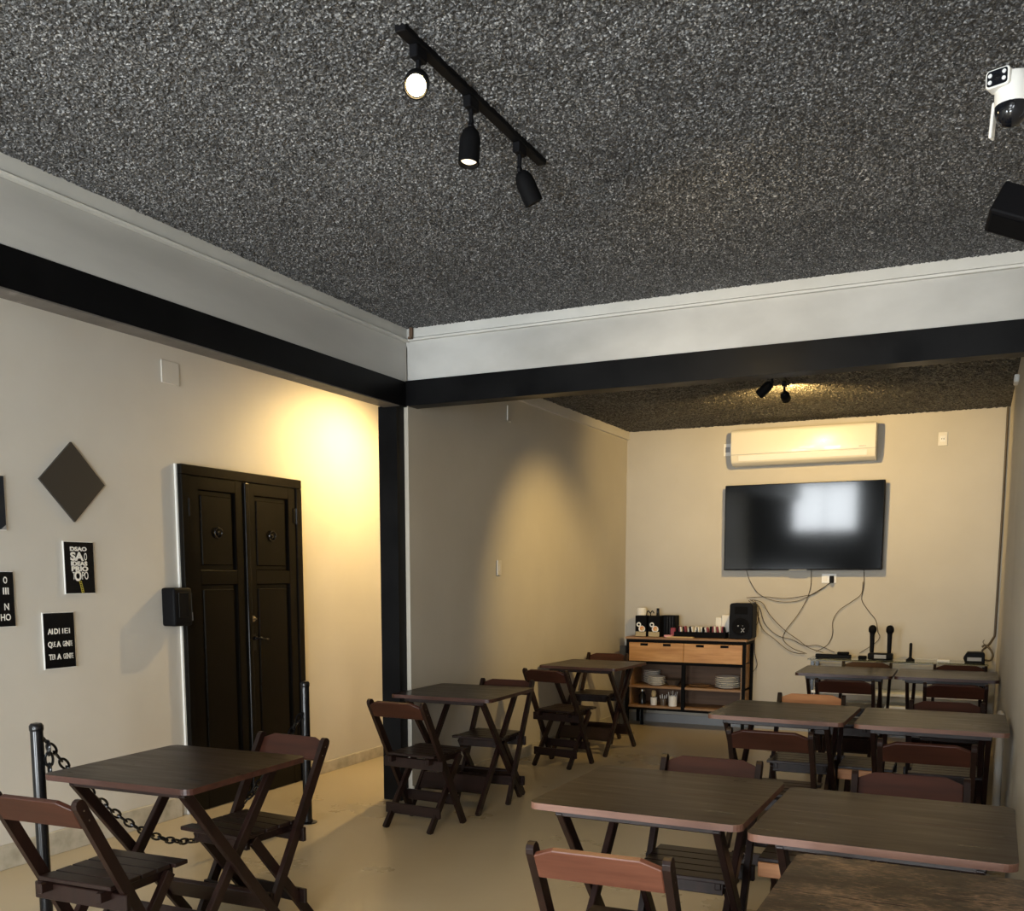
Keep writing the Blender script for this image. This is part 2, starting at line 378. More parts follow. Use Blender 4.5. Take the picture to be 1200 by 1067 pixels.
# ------------------------------------------------------------------ double door
dr = bpy.data.objects.new('door_1', None); COL.objects.link(dr); dr.location = (XL, 5.04, 0); dr['kind'] = 'structure'
dr['label'] = 'black two-leaf panelled wooden door'
def dl(name, mb, m=None, par=None, **k): return mb.build(name, m or M['door'], par or dr, **k)
y0, y1, zt = -.574, .578, 2.141
dl('door_frame', MB().mm((0, y0, 0), (.045, y0 + .06, zt - .06)).mm((0, y1 - .06, 0), (.045, y1, zt - .06)).mm((0, y0, zt - .0599), (.045, y1, zt)), bevel=.004)
dl('frame_edge', MB().mm((0, y0 - .012, 0), (.014, y0, zt)), M['white'])
for sgn, a, b in ((-1, y0 + .062, -.008), (1, .012, y1 - .062)):
    lf = MB(); st = .085 if sgn < 0 else .075
    zs = (.004, .20, 1.42, 1.51, 2.0, zt - .062)
    lf.mm((.004, a, zs[0]), (.034, a + st, zs[-1])).mm((.004, b - st, zs[0]), (.034, b, zs[-1]))
    for k in (0, 2, 4): lf.mm((.004, a + st, zs[k]), (.034, b - st, zs[k + 1]))
    leaf = dl('door_leaf', lf, bevel=.004, seg=2)
    for k in (1, 3):
        p = MB().mm((.004, a + st, zs[k]), (.016, b - st, zs[k + 1])).mm((.010, a + st + .03, zs[k] + .03), (.024, b - st - .03, zs[k + 1] - .03))
        dl('door_panel', p, None, leaf, bevel=.005)
    yc = (a + b) / 2
    ring = MB().tube([(.034 + .004 * math.sin(t), yc + .032 * math.cos(t), 1.742 + .032 * math.sin(t)) for t in [2 * PI * i / 18 for i in range(18)]], .006, 6, True)
    ring.lathe([(.016, 0), (.016, .010), (.008, .014), (.0, .016)], (.022, yc, 1.742), 12, (1, 0, 0))
    dl('peephole_ring', ring, M['gloss'], leaf, smooth=True)
    for z in (.35, 1.89):
        h = MB().lathe([(.008, -.055), (.008, .055)], (.042, a - .004 if sgn < 0 else b + .004, z), 8)
        h.box((.037, a + .012 if sgn < 0 else b - .012, z), (.006, .03, .10))
        dl('hinge', h, M['door'], leaf)
dl('cover_strip', MB().mm((.030, -.018, .004), (.050, .022, zt - .066)), bevel=.006, seg=2)
hd = MB().lathe([(.0, .0), (.014, .002), (.014, .02), (.008, .022), (.008, .05)], (.034, .045, 1.06), 10, (1, 0, 0)).tube([(.08, .045, 1.06), (.088, .06, 1.06), (.088, .10, 1.055), (.084, .13, 1.05)], .008, 8)
hd.mm((.034, .030, .98), (.04, .060, 1.09))
dl('door_handle', hd, M['gloss'])
dl('lock_rose', MB().lathe([(.02, 0), (.02, .008), (.006, .012), (.006, .03), (0, .032)], (.034, .04, 1.19), 12, (1, 0, 0)), M['brass'])

# ------------------------------------------------------------------ folding tables
TZ = .735
def make_table(name, label, loc, rz, ex='edge', w_=.70, d_=.70, worn=False, spread=.28):
    t = thing(name, label, 'table', loc, rz, 'square folding tables')
    hw, hd_ = w_ / 2, d_ / 2; r = .035; tm = M['top_worn' if worn else 'top']
    def half(s):
        gap = .0008
        arc = lambda cx, cy, a0: [(cx + r * math.cos(math.radians(a0 + 90 * k / 5)), cy + r * math.sin(math.radians(a0 + 90 * k / 5))) for k in range(6)]
        if s > 0: poly = [(-hw, gap), (hw, gap)] + arc(hw - r, hd_ - r, 0) + arc(-hw + r, hd_ - r, 90)
        else: poly = [(hw, -gap), (-hw, -gap)] + arc(-hw + r, -hd_ + r, 180) + arc(hw - r, -hd_ + r, 270)
        mb = MB().prism(poly, .022, Matrix.Translation((0, 0, TZ - .022)))
        n = len(poly); mb.m = [0, 0] + [1] * n
        return mb.build('top_board', [tm, M[ex]], t)
    half(1); half(-1)
    for x in (-.13, .13):
        for y in (-hd_ + .055, hd_ - .055): pass
    for s, x, ya in ((1, .262, spread), (-1, .236, spread)):      # outer frame leans one way, inner frame the other
        for sx in (-1, 1):
            p0 = (sx * x, -s * ya, TZ - .03); p1 = (sx * x, s * (ya + .02), 0)
            MB().bar(p0, p1, .024, .044).build('leg', M['wd'], t, bevel=.003)
        f = (ya + .02)
        k = .16 / TZ                                               # wide foot board between the two legs of a frame
        yb = s * f * (1 - 2 * k)
        MB().box((0, yb - s * .0, .165), (2 * x - .02, .02, .115), Matrix.Rotation(-s * math.atan2(2 * ya, TZ) * -1, 3, 'X')).build('foot_board', M['wdx'], t, bevel=.003)
        MB().box((0, -s * (ya - .005), TZ - .037), (2 * x + .03, .035, .028)).build('batten', M['wd'], t, bevel=.003)
    for y in (-.1, .1):
        MB().mm((-.305, y - .02, TZ - .05), (-.282, y + .02 + .12 * (1 if y > 0 else 0), TZ - .0225)).build('top_cleat', M['wd'], t)
    return t
tabs = [
 ('dark square folding table in front of the chained bollards, nearest the door', (-2.785, 2.82), 2.2, 'edged', {}),
 ('dark square folding table beside the black steel post', (-2.945, 5.48), 1.2, 'edged', {}),
 ('dark square folding table against the alcove wall beside the sideboard', (-2.885, 7.68), -3.0, 'edged', {}),
 ('dark square table with a bare pinkish front edge, in the middle of the front row', (-.935, 3.175), -.8, 'edge', {}),
 ('dark square table with a bare front edge, touching the right wall in the front row', (-.205, 3.085), -1.0, 'edge', {}),
 ('dark square table in the second row, left of its pair, orange front edge', (-.905, 5.43), -1.6, 'edge', {}),
 ('dark square table in the second row, touching the right wall', (-.165, 5.41), .3, 'edge', {}),
 ('dark square table in the back row, left of its pair, under the television', (-.87, 7.97), .4, 'edged', {}),
 ('dark square table in the back row by the right wall, under the black box', (-.155, 7.99), 0, 'edged', {}),
]
for lab, (x, y), rz, ex, kw in tabs: make_table('folding_table', lab, (x, y, 0), math.radians(rz), ex, **kw)
make_table('folding_table', 'worn scratched table cut off by the bottom right corner of the picture', (-.105, 2.275, 0), math.radians(-1), 'edged', w_=.585, d_=.66, worn=True, spread=.25)

# ------------------------------------------------------------------ folding chairs (face local +Y)
def post_pt(z): return -.245 + (.775 - z) / .775 * .425       # y of the long post at height z
def make_chair(label, bm_='wr', name='folding_chair'):
    t = thing(name, label, 'chair', (0, 0, 0), 0, 'folding chairs at the tables')
    hw = .184
    for s in (-1, 1):
        p0 = Vector((s * hw, post_pt(0), 0)); p1 = Vector((s * hw, post_pt(.770), .770))
        d = p1 - p0; L = d.length; z = d / L; y = z.cross(Vector((1, 0, 0))) * -1
        prof = [(-.021, 0), (.021, 0), (.021, L - .02), (.016, L - .006), (.006, L), (-.006, L), (-.016, L - .006), (-.021, L - .02)]
        R4 = Matrix.Translation(p0 - Vector((.011, 0, 0))) @ Matrix(((0, 0, 1, 0), (y.x, z.x, 0, 0), (y.y, z.y, 0, 0), (y.z, z.z, 0, 0))).to_4x4() if False else None
        mb = MB(); n = len(prof)
        vs = [p0 + y * a + z * b + Vector((ox, 0, 0)) for ox in (-.011, .011) for a, b in prof]
        mb.add(vs, [tuple(reversed(range(n))), tuple(range(n, 2 * n))] + [(i, (i + 1) % n, n + (i + 1) % n, n + i) for i in range(n)])
        for zz in (.70, .735):
            mb.lathe([(.004, 0), (.004, .001), (.0, .0015)], (s * (hw + .011), post_pt(zz), zz), 6, (s, 0, 0), 1)
        mb.build('back_post', [M['wd'], M['brass']], t, bevel=.002)
        f0 = (s * (hw - .028), .185, .415); f1 = (s * (hw - .028), -.145, .0)
        MB().bar(f1, f0, .022, .042).build('rear_leg', M['wd'], t, bevel=.002)
        MB().mm((s * (hw - .052) - .011, -.125, .392), (s * (hw - .052) + .011, .215, .428)).build('seat_rail', M['wd'], t, bevel=.003)
    ang = math.atan2(.425, .775)
    a = .173                                                    # backrest board with cut upper corners
    poly = [(-a, -.050), (a, -.050), (a, .030), (a - .055, .054), (-a + .055, .054), (-a, .030)]
    R4 = Matrix.Translation((0, post_pt(.722) - .006, .722)) @ Matrix.Rotation(PI / 2 + ang, 4, 'X')
    MB().prism([(x, y) for x, y in poly], .018, R4).build('backrest', M[bm_], t, bevel=.0025)
    for k in range(5):
        y = -.100 + k * .0725
        w2 = .162 if k < 4 else .178
        MB().box((0, y + .034, .437), (2 * w2, .0665, .016)).build('seat_slat', M['wdx'], t, bevel=.0025)
    MB().mm((-.207, post_pt(.385) - .046, .355), (.207, post_pt(.385) - .026, .415)).build('cross_rail', M['wd'], t, bevel=.003)
    MB().mm((-.150, .192, .375), (.150, .212, .425)).build('front_rail', M['wd'], t, bevel=.003)
    zf = .11; yr = -.145 + .33 * zf / .415
    MB().box((0, yr - .024, zf), (.385, .018, .062), Matrix.Rotation(.0, 3, 'X')).build('rear_stretcher', M['wdx'], t, bevel=.003)
    MB().box((0, post_pt(.15) + .024, .15), (.385, .018, .062)).build('front_stretcher', M['wdx'], t, bevel=.003)
    return t
protos = {}
def chair(label, x, y, deg, bm_='wr'):
    if bm_ not in protos:
        c = make_chair(label, bm_); protos[bm_] = c
        c.location = (x, y, 0); c.rotation_euler = (0, 0, math.radians(deg)); return c
    return dup(protos[bm_], (x, y, 0), math.radians(deg), label)
N, F = 0, 180
chair('dark chair in the bottom left corner, back towards us, beside the left bollard', -2.71, 2.33, N + 3)
chair('dark chair facing us on the door side of the leftmost table', -2.72, 3.18, F - 4)
chair('dark chair with its back to us beside the foot of the steel post', -2.90, 4.84, N - 4)
chair('dark chair facing us on the far side of the table by the steel post', -2.85, 5.70, F + 2)
chair('dark chair with its back to us at the table nearest the sideboard', -2.87, 6.92, N - 8)
chair('dark chair facing us in the corner beside the sideboard', -3.01, 8.14, F)
chair('chair with a light reddish backrest in the bottom centre, back towards us', -.85, 2.52, N + 2, 'wl')
chair('dark reddish chair tucked under the far side of the middle front table', -.885, 3.44, F + 1)
chair('dark reddish chair facing us, far side of the front table by the right wall', -.165, 3.42, F + 2)
chair('red-brown chair with its back to us at the left table of the second row', -.815, 4.70, N)
chair('chair with an orange worn backrest facing us at the left table of the second row', -.84, 5.72, F + 2, 'wo')
chair('red-brown chair with its back to us at the second-row table by the right wall', -.155, 4.65, N + 1)
chair('dull brown chair facing us behind the second-row table by the right wall', -.10, 5.68, F + 2)
chair('dark chair with its back to us at the left table of the back row', -.77, 7.15, N)
chair('dark chair facing us behind the left table of the back row', -.765, 8.17, F)
chair('dark chair with its back to us at the back-row table by the right wall', -.08, 7.17, N)
chair('dark chair facing us behind the back-row table by the right wall', -.07, 8.18, F)
def make_stool(label, x, y):
    t = thing('folding_stool', label, 'stool', (x, y, 0), 0, 'low stools between the tables')
    for k in range(4): MB().box((0, -.125 + k * .083, .437), (.28, .077, .016)).build('seat_slat', M['wdx'], t, bevel=.0025)
    MB().mm((-.14, -.168, .372), (.14, -.150, .428)).build('front_rail', M['wo'], t, bevel=.003)
    MB().mm((-.14, .150, .372), (.14, .168, .428)).build('back_rail', M['wd'], t, bevel=.003)
    for s in (-1, 1):
        for e in (-1, 1):
            MB().bar((s * (.115 - .022 * (e > 0)), -e * .14, .425), (s * (.115 - .022 * (e > 0)), e * .15, 0), .02, .036).build('leg', M['wd'], t, bevel=.002)
    MB().box((0, .12, .12), (.21, .018, .05)).build('stretcher', M['wdx'], t)
    return t
make_stool('low stool with an orange bare front rail, between the two front-row tables', -.53, 3.68)
make_stool('low stool with an orange bare front rail, between the two second-row tables', -.485, 5.62)

# ------------------------------------------------------------------ bollards and chain
BX = -3.55; B1, B2 = 2.784, 4.607
for y, lab in ((B1, 'black bollard at the left edge of the picture holding the chain'), (B2, 'black bollard standing in front of the black door')):
    t = thing('bollard', lab, 'bollard', (BX, y, 0), 0, 'chain bollards')
    MB().lathe([(.026, .008), (.026, .838), (.0255, .842)], n=20).build('pole', M['gloss'], t, smooth=True)
    MB().lathe([(.0275, .822), (.029, .828), (.029, .844), (.022, .854), (0, .858)], n=20).build('cap', M['gloss'], t, smooth=True)
    MB().lathe([(.055, 0), (.055, .005), (.03, .010), (.03, .02)], n=24).build('base_plate', M['gloss'], t, smooth=True)
    MB().tube([(.026 * 0 + .012 * math.cos(a), (1 if y == B1 else -1) * (.036 + .012 * math.sin(a)), .775 if y == B1 else .67) for a in [2 * PI * i / 12 for i in range(12)]], .003, 5, True).build('chain_eye', M['gloss'], t, smooth=True)
def chain(label, f, n):
    t = thing('chain', label, 'chain', f(0))
    link = MB().tube([(.0155 * math.cos(a), .031 * math.sin(a), 0) for a in [2 * PI * i / 16 for i in range(16)]], .0058, 6, True)
    o0 = None; inv = Vector(f(0)); pts = [Vector(f(i / 400)) for i in range(401)]
    ln = [0]
    for i in range(400): ln.append(ln[-1] + (pts[i + 1] - pts[i]).length)
    pitch = .0485; k = int(ln[-1] / pitch); j = 0
    for i in range(k + 1):
        s = min(i * pitch, ln[-1])
        while j < 399 and ln[j + 1] < s: j += 1
        d = (pts[j + 1] - pts[j]).normalized(); p = pts[j].lerp(pts[j + 1], (s - ln[j]) / max(ln[j + 1] - ln[j], 1e-9))
        if o0 is None: o = o0 = link.build('link', M['gloss'], t, smooth=True)
        else: o = o0.copy(); COL.objects.link(o); o.parent = t
        q = Vector((0, 1, 0)).rotation_difference(d); o.rotation_mode = 'QUATERNION'
        o.rotation_quaternion = q @ Matrix.Rotation((i % 2) * PI / 2 + .4, 4, 'Y').to_quaternion()
        o.location = p - inv
    return t
def sag(t):
    y = B1 + .04 + t * (B2 - B1 - .08); z0 = .773 + (.665 - .773) * t
    u = (t - .50) / .50
    return (BX, y, .125 + (z0 - .125) * abs(u) ** 1.75)
chain('black chain sagging to the floor between the two bollards', sag, 60)
def tail(t): return (BX + .03, B1 + .03, .745 - .13 * t)
chain('short loose end of black chain hanging at the left bollard', tail, 3)

# ------------------------------------------------------------------ left wall: posters, diamond, dispenser, cover plates
RX = (PI / 2, 0, PI / 2)          # text on the left wall
dm = thing('diamond_panel', 'charcoal diamond-shaped board hung on the left wall above the posters', 'wall panel', (XL, 3.715, 1.967))
MB().prism([(-.207, 0), (0, -.209), (.207, 0), (0, .209)], .012, Matrix(((0, 0, 1, .002), (1, 0, 0, 0), (0, 1, 0, 0), (0, 0, 0, 1)))).build('board', M['diamond'], dm)
def poster(label, y0, y1, z0, z1, m='gloss'):
    t = thing('poster', label, 'poster', (XL, y0, z0), 0, 'small posters on the left wall')
    MB().mm((.001, -.003, -.004), (.010, y1 - y0 + .003, z1 - z0 + .004)).build('backing_board', M['white'], t)
    MB().mm((.010, 0, 0), (.0115, y1 - y0, z1 - z0)).build('print', M[m], t)
    return t
P = poster('black poster with stacked white letters and a small yellow ladder', 3.638, 3.826, 1.380, 1.652)
W = .188
def row(par, body, u, v, wd, h, m='paper', bold=.004):
    bold = min(bold * .45, h * .07)
    return text(body, h / .73, (.0119, u, v), RX, M[m], par, sx=wd, bold=bold)
row(P, 'DSAO', .036, .226, .108, .021); row(P, 'SA', .036, .176, .086, .044, bold=.006); row(P, 'O', .125, .176, .018, .042, bold=0)
row(P, 'IDEAS', .038, .148, .106, .022); row(P, 'PRIO', .040, .119, .108, .025, bold=.005)
row(P, 'T', .046, .072, .013, .044, bold=0); row(P, 'O', .056, .068, .046, .052, bold=.007); row(P, 'PO', .106, .074, .040, .044, bold=0)
ld = MB()
for k in range(7): ld.box((.0122, .094 + k * .0022 + .0, .062 - k * .0095), (.0008, .013, .003))
ld.bar((.0122, .086, .066), (.0122, .101, .002), .0008, .002); ld.bar((.0122, .099, .066), (.0122, .114, .002), .0008, .002)
ld.build('ladder_print', M['gold'], P)
P = poster('dark poster with three spaced lines of white letters, low on the left wall', 3.487, 3.676, .990, 1.279)
for (b, u, v, wd) in (('A', .022, .180, .026), ('D', .062, .180, .024), ('I', .048, .180, .006), ('I', .091, .180, .005), ('IEI', .112, .180, .048),
                      ('Q', .020, .112, .026), ('UE', .047, .112, .020), ('A', .073, .112, .026), ('GE', .112, .112, .019), ('N', .132, .112, .022), ('TE', .155, .112, .016),
                      ('T', .022, .046, .020), ('ER', .042, .046, .022), ('A', .072, .046, .027), ('GE', .112, .046, .020), ('N', .134, .046, .021), ('TE', .156, .046, .018)):
    row(P, b, u, v, wd, .029, bold=.003 if len(b) == 1 else .0)
P = poster('black poster with white letters cut off by the left edge of the picture', 3.12, 3.326, 1.222, 1.492)
for (b, u, v, wd) in (('O', .150, .214, .022), ('III', .145, .160, .032), ('UMA', .05, .160, .07), ('N', .148, .082, .026), ('HO', .125, .030, .056), ('SON', .03, .030, .08)): row(P, b, u, v, wd, .034, bold=.002)
P = poster('navy blue poster cut off by the left edge of the picture, uppermost', 3.10, 3.305, 1.70, 1.962, 'blueposter')
MB().prism([(.175, .0), (.205, 0), (.205, .025)], .0008, Matrix(((0, 0, 1, .0116), (1, 0, 0, 0), (0, 1, 0, 0), (0, 0, 0, 1)))).build('corner_print', M['grey'], P)
dp = thing('towel_dispenser', 'black paper dispenser mounted on the wall beside the door', 'dispenser', (XL, 4.385, 1.175))
MB().mm((0, -.075, 0), (.105, .072, .228)).build('housing', M['black'], dp, bevel=.014, seg=3, smooth=True)
MB().mm((.104, -.04, .05), (.108, .04, .20)).build('front_cover', M['gloss'], dp, bevel=.0015)
MB().mm((.03, .070, .03), (.10, .076, .20)).build('side_window', M['gloss'], dp, bevel=.002)
MB().mm((.05, .0755, .18), (.09, .078, .187)).mm((.05, .0755, .03), (.054, .078, .2)).prism([(0, 0), (.05, 0), (.05, .05)], .002, Matrix.Translation((.05, .077, .03)) @ Matrix.Rotation(PI / 2, 4, 'X')).build('window_trim', M['grey'], dp)
def plate(name, label, cat, loc, size, axis, m='white', inner=None):
    t = thing(name, label, cat, loc)
    d = .010
    if axis == 'X+': MB().mm((0, -size[0] / 2, -size[1] / 2), (d, size[0] / 2, size[1] / 2)).build('cover_plate', M[m], t, bevel=.002)
    else: MB().mm((-size[0] / 2, -d, -size[1] / 2), (size[0] / 2, 0, size[1] / 2)).build('cover_plate', M[m], t, bevel=.002)
    if inner:
        for (u, v, a, b, mm_) in inner:
            if axis == 'X+': MB().mm((d, u - a / 2, v - b / 2), (d + .003, u + a / 2, v + b / 2)).build('insert', M[mm_], t)
            else: MB().mm((u - a / 2, -d - .003, v - b / 2), (u + a / 2, -d, v + b / 2)).build('insert', M[mm_], t)
    return t
plate('junction_cover', 'blank square cover plate high on the left wall above the dispenser', 'cover plate', (XL, 4.45, 2.665), (.14, .13), 'X+', 'wall')
for (y, z, nm, lab, cat, sz) in ((6.80, 2.70, 'wall_bracket', 'small pale angle bracket high on the alcove wall', 'bracket', (.03, .12)), (6.655, 1.535, 'light_switch', 'narrow pale light switch on the alcove wall above the table', 'switch', (.07, .115))):
    xw = -3.312 + (y - YBM) / (YB - YBM) * .107
    if nm == 'wall_bracket':
        t = thing(nm, lab, cat, (xw, y, z)); MB().mm((0, -.006, -.06), (.008, .006, .06)).mm((0, -.006, -.06), (.008, .05, -.05)).build('angle_strip', M['white'], t)
    else: plate(nm, lab, cat, (xw + .001, y, z), sz, 'X+', 'wall', [(0, 0, .022, .045, 'wall')])
plate('wall_socket', 'small white socket plate high on the back wall right of the air conditioner', 'socket', (-.312, YB, 2.667), (.075, .115), 'Y-', 'offw', [(0, .0, .045, .05, 'white'), (-.008, 0, .006, .012, 'black'), (.008, 0, .006, .012, 'black')])
plate('wall_socket', 'white socket plate at the left end of the air conditioner', 'socket', (-2.20, YB, 2.675), (.075, .115), 'Y-', 'white', [(0, 0, .045, .05, 'grey')])
so = plate('wall_socket', 'white double socket with a black plug under the television', 'socket', (-1.225, YB, 1.452), (.13, .085), 'Y-', 'white', [(-.035, 0, .04, .05, 'offw')])
t = thing('power_plug', 'black power plug pushed into the socket under the television', 'plug', (-1.198, YB - .0105, 1.445))
MB().mm((-.018, -.045, -.035), (.018, 0, .03)).build('plug_body', M['black'], t, bevel=.006, seg=2)
t = thing('emergency_light', 'small white box fixed high on the right wall', 'fixture', (XR, 7.6, 2.80)); MB().mm((-.03, -.08, -.025), (0, .08, .025)).build('housing', M['white'], t, bevel=.006)
t = thing('rusty_bracket', 'little rusty iron bracket in the corner of the cornice', 'bracket', (-3.262, YBM - .031, 2.945)); MB().mm((-.012, -.008, 0), (.012, 0, .07)).mm((-.012, -.022, 0), (.012, -.008, .012)).build('bracket_iron', M['rust'], t)

# ------------------------------------------------------------------ track lights
def head(par, at, aim, bulb='bulb_dim', L=.115, r=.034, cap=True):
    """stem, swivel and a domed cylinder hung from the track, aimed along 'aim' (world = parent axes)"""
    at = Vector(at); a = Vector(aim).normalized()
    MB().mm((at.x - .014, at.y - .03, at.z - .035), (at.x + .014, at.y + .03, at.z)).build('adapter', M['black'], par, bevel=.003)
    piv = at + Vector((0, 0, -.085))
    MB().lathe([(.008, 0), (.008, .055)], piv, 8).lathe([(0, -.012), (.012, -.006), (.012, .006), (0, .012)], piv, 8, (1, 0, 0)).build('stem', M['black'], par, smooth=True)
    c = piv + a * .006
    h = MB().lathe([(0, 0), (.016, .002), (r * .75, .012), (r * .95, .03), (r, .045), (r, L), (r * .88, L), (r * .86, L - .012)], c, 24, a).build('lamp_housing', M['blackm'], par, smooth=True)
    b = MB().lathe([(r * .86, L - .014), (r * .6, L - .008), (0, L - .004)], c, 24, a).build('bulb_face', M[bulb], par, smooth=True)
    return c + a * (L + .012), a
def track(name, label, p0, p1, z, loc):
    t = thing(name, label, 'track light', loc)
    MB().mm((-.018, p0, -.022), (.018, p1, 0)).build('rail', M['black'], t, bevel=.003)
    return t
def lamp(par, at, aim, watts, angle=110, blend=.7, bulb='bulb_dim', **k):
    e, a = head(par, at, aim, bulb, **k)
    o = Vector(par.location) + e
    return spot('spot_beam', o, o + a, watts, angle, blend)
T1 = track('track_light', 'black ceiling track with three spotlights in the main room, one shining at us', 2.50, 3.50, ZC, (-1.54, 0, ZC))
lamp(T1, (.0, 2.60, -.022), (.35, -.72, -.55), 26, 120, .8, 'bulb', L=.10, r=.036)
lamp(T1, (.0, 2.93, -.022), (-.02, -.12, -1), 16, 100, .7)
lamp(T1, (.0, 3.30, -.022), (.30, .36, -.84), 30, 172, .35)
T2 = track('track_light', 'black ceiling track with two spotlights in the alcove above the air conditioner', 6.75, 7.6, 2.91, (-1.33, 0, 2.91))
lamp(T2, (0, 6.98, -.022), (-.75, .22, -.60), 135, 66, .9)
lamp(T2, (0, 7.45, -.022), (-.05, .97, -.14), 135, 152, .8)
T3 = track('track_light', 'black ceiling track with one spotlight in the side bay behind the beam', 5.7, 6.7, 2.96, (-3.60, 0, 2.96))
lamp(T3, (0, 6.22, -.022), (-.50, -.08, -.92), 125, 160, .9)

# ------------------------------------------------------------------ back wall: air conditioner, television, cables
ac = thing('air_conditioner', 'cream split air conditioner high on the back wall above the television', 'air conditioner', (-1.487, YB, 2.50))
pr = [(0, .005), (-.13, .005), (-.175, .03), (-.195, .075), (-.205, .13), (-.205, .30), (-.19, .325), (0, .335)]
R4 = Matrix(((0, 0, 1, -.64), (1, 0, 0, 0), (0, 1, 0, 0), (0, 0, 0, 1)))
MB().prism(pr, 1.28, R4).build('casing', M['offw'], ac, bevel=.008, seg=2, smooth=True)
MB().box((-.0, -.192, .066), (1.14, .004, .05), Matrix.Rotation(.36, 3, 'X')).build('louvre_flap', M['white'], ac, bevel=.0015)
MB().mm((-.64, -.2065, .098), (.64, -.2045, .101)).build('panel_joint', M['grey'], ac)
MB().mm((.50, -.2065, .118), (.545, -.2052, .124)).mm((.55, -.2065, .118), (.558, -.2052, .124)).build('badge', M['grey'], ac)
tv = thing('television', 'large black flat television on the back wall below the air conditioner', 'television', (-1.475, YB, 1.533))
MB().box((0, -.085, .395), (1.43, .035, .80), Matrix.Rotation(math.radians(1.2), 3, 'X')).build('casing', M['black'], tv, bevel=.004)
MB().box((0, -.1035, .398), (1.412, .002, .782), Matrix.Rotation(math.radians(1.2), 3, 'X')).build('screen', M['screen'], tv)
MB().mm((-.25, -.066, .15), (.25, 0, .60)).build('wall_mount', M['blackm'], tv)
MB().mm((-.1, -.108, -.006), (.06, -.09, .001)).build('sensor_strip', M['grey'], tv)
cab = [
 ('brown cable from the left end of the television curving to the socket', [(-1.99, 1.53), (-1.95, 1.42), (-1.86, 1.30), (-1.70, 1.235), (-1.50, 1.24), (-1.33, 1.33), (-1.205, 1.415)]),
 ('brown cable running level from the loudspeaker to the socket', [(-1.98, 1.265), (-1.80, 1.275), (-1.62, 1.262), (-1.45, 1.285), (-1.34, 1.315), (-1.21, 1.415)]),
 ('brown cable dropping from the middle of the television to the glass console', [(-1.385, 1.53), (-1.385, 1.38), (-1.42, 1.25), (-1.50, 1.10), (-1.60, .96), (-1.62, .87), (-1.53, .79), (-1.40, .745)]),
 ('brown cable dropping from the right of the television to the microphone dock', [(-.92, 1.53), (-.915, 1.38), (-.93, 1.26), (-.87, 1.16), (-.80, 1.07), (-.78, .97), (-.76, .92), (-.80, .86), (-.93, .765)]),
 ('thin brown cable looping from the right of the television to the power strip', [(-.925, 1.42), (-.935, 1.31), (-1.02, 1.235), (-1.12, 1.16), (-1.175, 1.06), (-1.175, .93), (-1.22, .83), (-1.32, .765)]),
 ('uppermost brown cable sagging from the loudspeaker to the power strip', [(-1.93, 1.245), (-1.83, 1.22), (-1.75, 1.10), (-1.62, .97), (-1.48, .87), (-1.38, .80), (-1.25, .76)]),
 ('middle brown cable sagging from the loudspeaker to the power strip', [(-1.95, 1.25), (-1.86, 1.18), (-1.80, 1.02), (-1.68, .91), (-1.55, .875), (-1.42, .82), (-1.30, .825), (-1.15, .765)]),
 ('lowest brown cable sagging from the loudspeaker to the glass console', [(-1.96, 1.24), (-1.88, 1.14), (-1.82, .97), (-1.70, .87), (-1.60, .79), (-1.52, .75), (-1.42, .742)]),
 ('tangle of brown cable hanging beside the loudspeaker', [(-1.90, 1.24), (-1.86, 1.14), (-1.87, 1.02), (-1.91, .98), (-1.92, 1.06), (-1.885, 1.18), (-1.90, 1.10), (-1.89, .90), (-1.885, .74), (-1.86, .62), (-1.90, .55)]),
]
for i, (lab, pts) in enumerate(cab):
    tag(MB().tube(spline([(x, YB - .012 - .006 * (i % 3), z) for x, z in pts], 6), .0030, 6).build('cable', M['rubber'], smooth=True), lab, 'cable', 'cables under the television')
tag(MB().tube(spline([(.186, YB - .014, 2.90), (.187, YB - .014, 2.2), (.184, YB - .014, 1.4), (.182, YB - .014, .98)], 4) + spline([(.180, YB - .014, .95), (.14, YB - .05, .88), (.10, YB - .09, .84), (.09, 9.3, .83)], 5), .010, 6).build('cable', M['rubber'], smooth=True), 'thick dark cable running down the corner beside the right wall', 'cable')

# ------------------------------------------------------------------ glass console with the sound gear
gc = thing('glass_console', 'glass-topped console table with white lower shelves under the television', 'console', (-.60, 9.2, 0))
MB().mm((-.73, -.19, .722), (.74, .19, .734)).build('glass_top', M['glass'], gc, bevel=.002)
for x, y in ((-.69, -.15), (-.69, .16), (.71, -.15), (.71, .16)): MB().mm((x - .016, y - .016, 0), (x + .016, y + .016, .721)).build('leg', M['gloss'], gc, bevel=.003)
MB().mm((-.70, -.175, .709), (.72, -.160, .721)).mm((-.70, .160, .709), (.72, .175, .721)).build('top_rail', M['grey'], gc, bevel=.003)
for z in (.435, .325): MB().mm((-.70, -.17, z - .012), (.72, .17, z + .012)).build('shelf', M['white'], gc, bevel=.003)
GT = .7345
d0 = thing('charging_dock', 'black charging dock holding two microphones on the glass console', 'dock', (-.725, 9.16, GT))
MB().mm((-.105, -.045, 0), (.105, .045, .058)).build('dock_body', M['black'], d0, bevel=.012, seg=2, smooth=True)
MB().mm((-.05, -.0465, .012), (.05, -.0445, .045)).build('display_panel', M['grey'], d0)
for x, lab in ((-.80, 'black microphone standing in the left slot of the dock'), (-.655, 'black microphone standing in the right slot of the dock')):
    t = thing('microphone', lab, 'microphone', (x, 9.165, GT + .06), 0, 'microphones in the dock')
    MB().lathe([(.017, 0), (.018, .02), (.021, .16), (.024, .175)], n=14).build('handle', M['black'], t, smooth=True)
    MB().lathe([(.024, .175), (.033, .188), (.034, .21), (.030, .23), (.016, .243), (0, .246)], n=16).build('grille', M['blackm'], t, smooth=True)
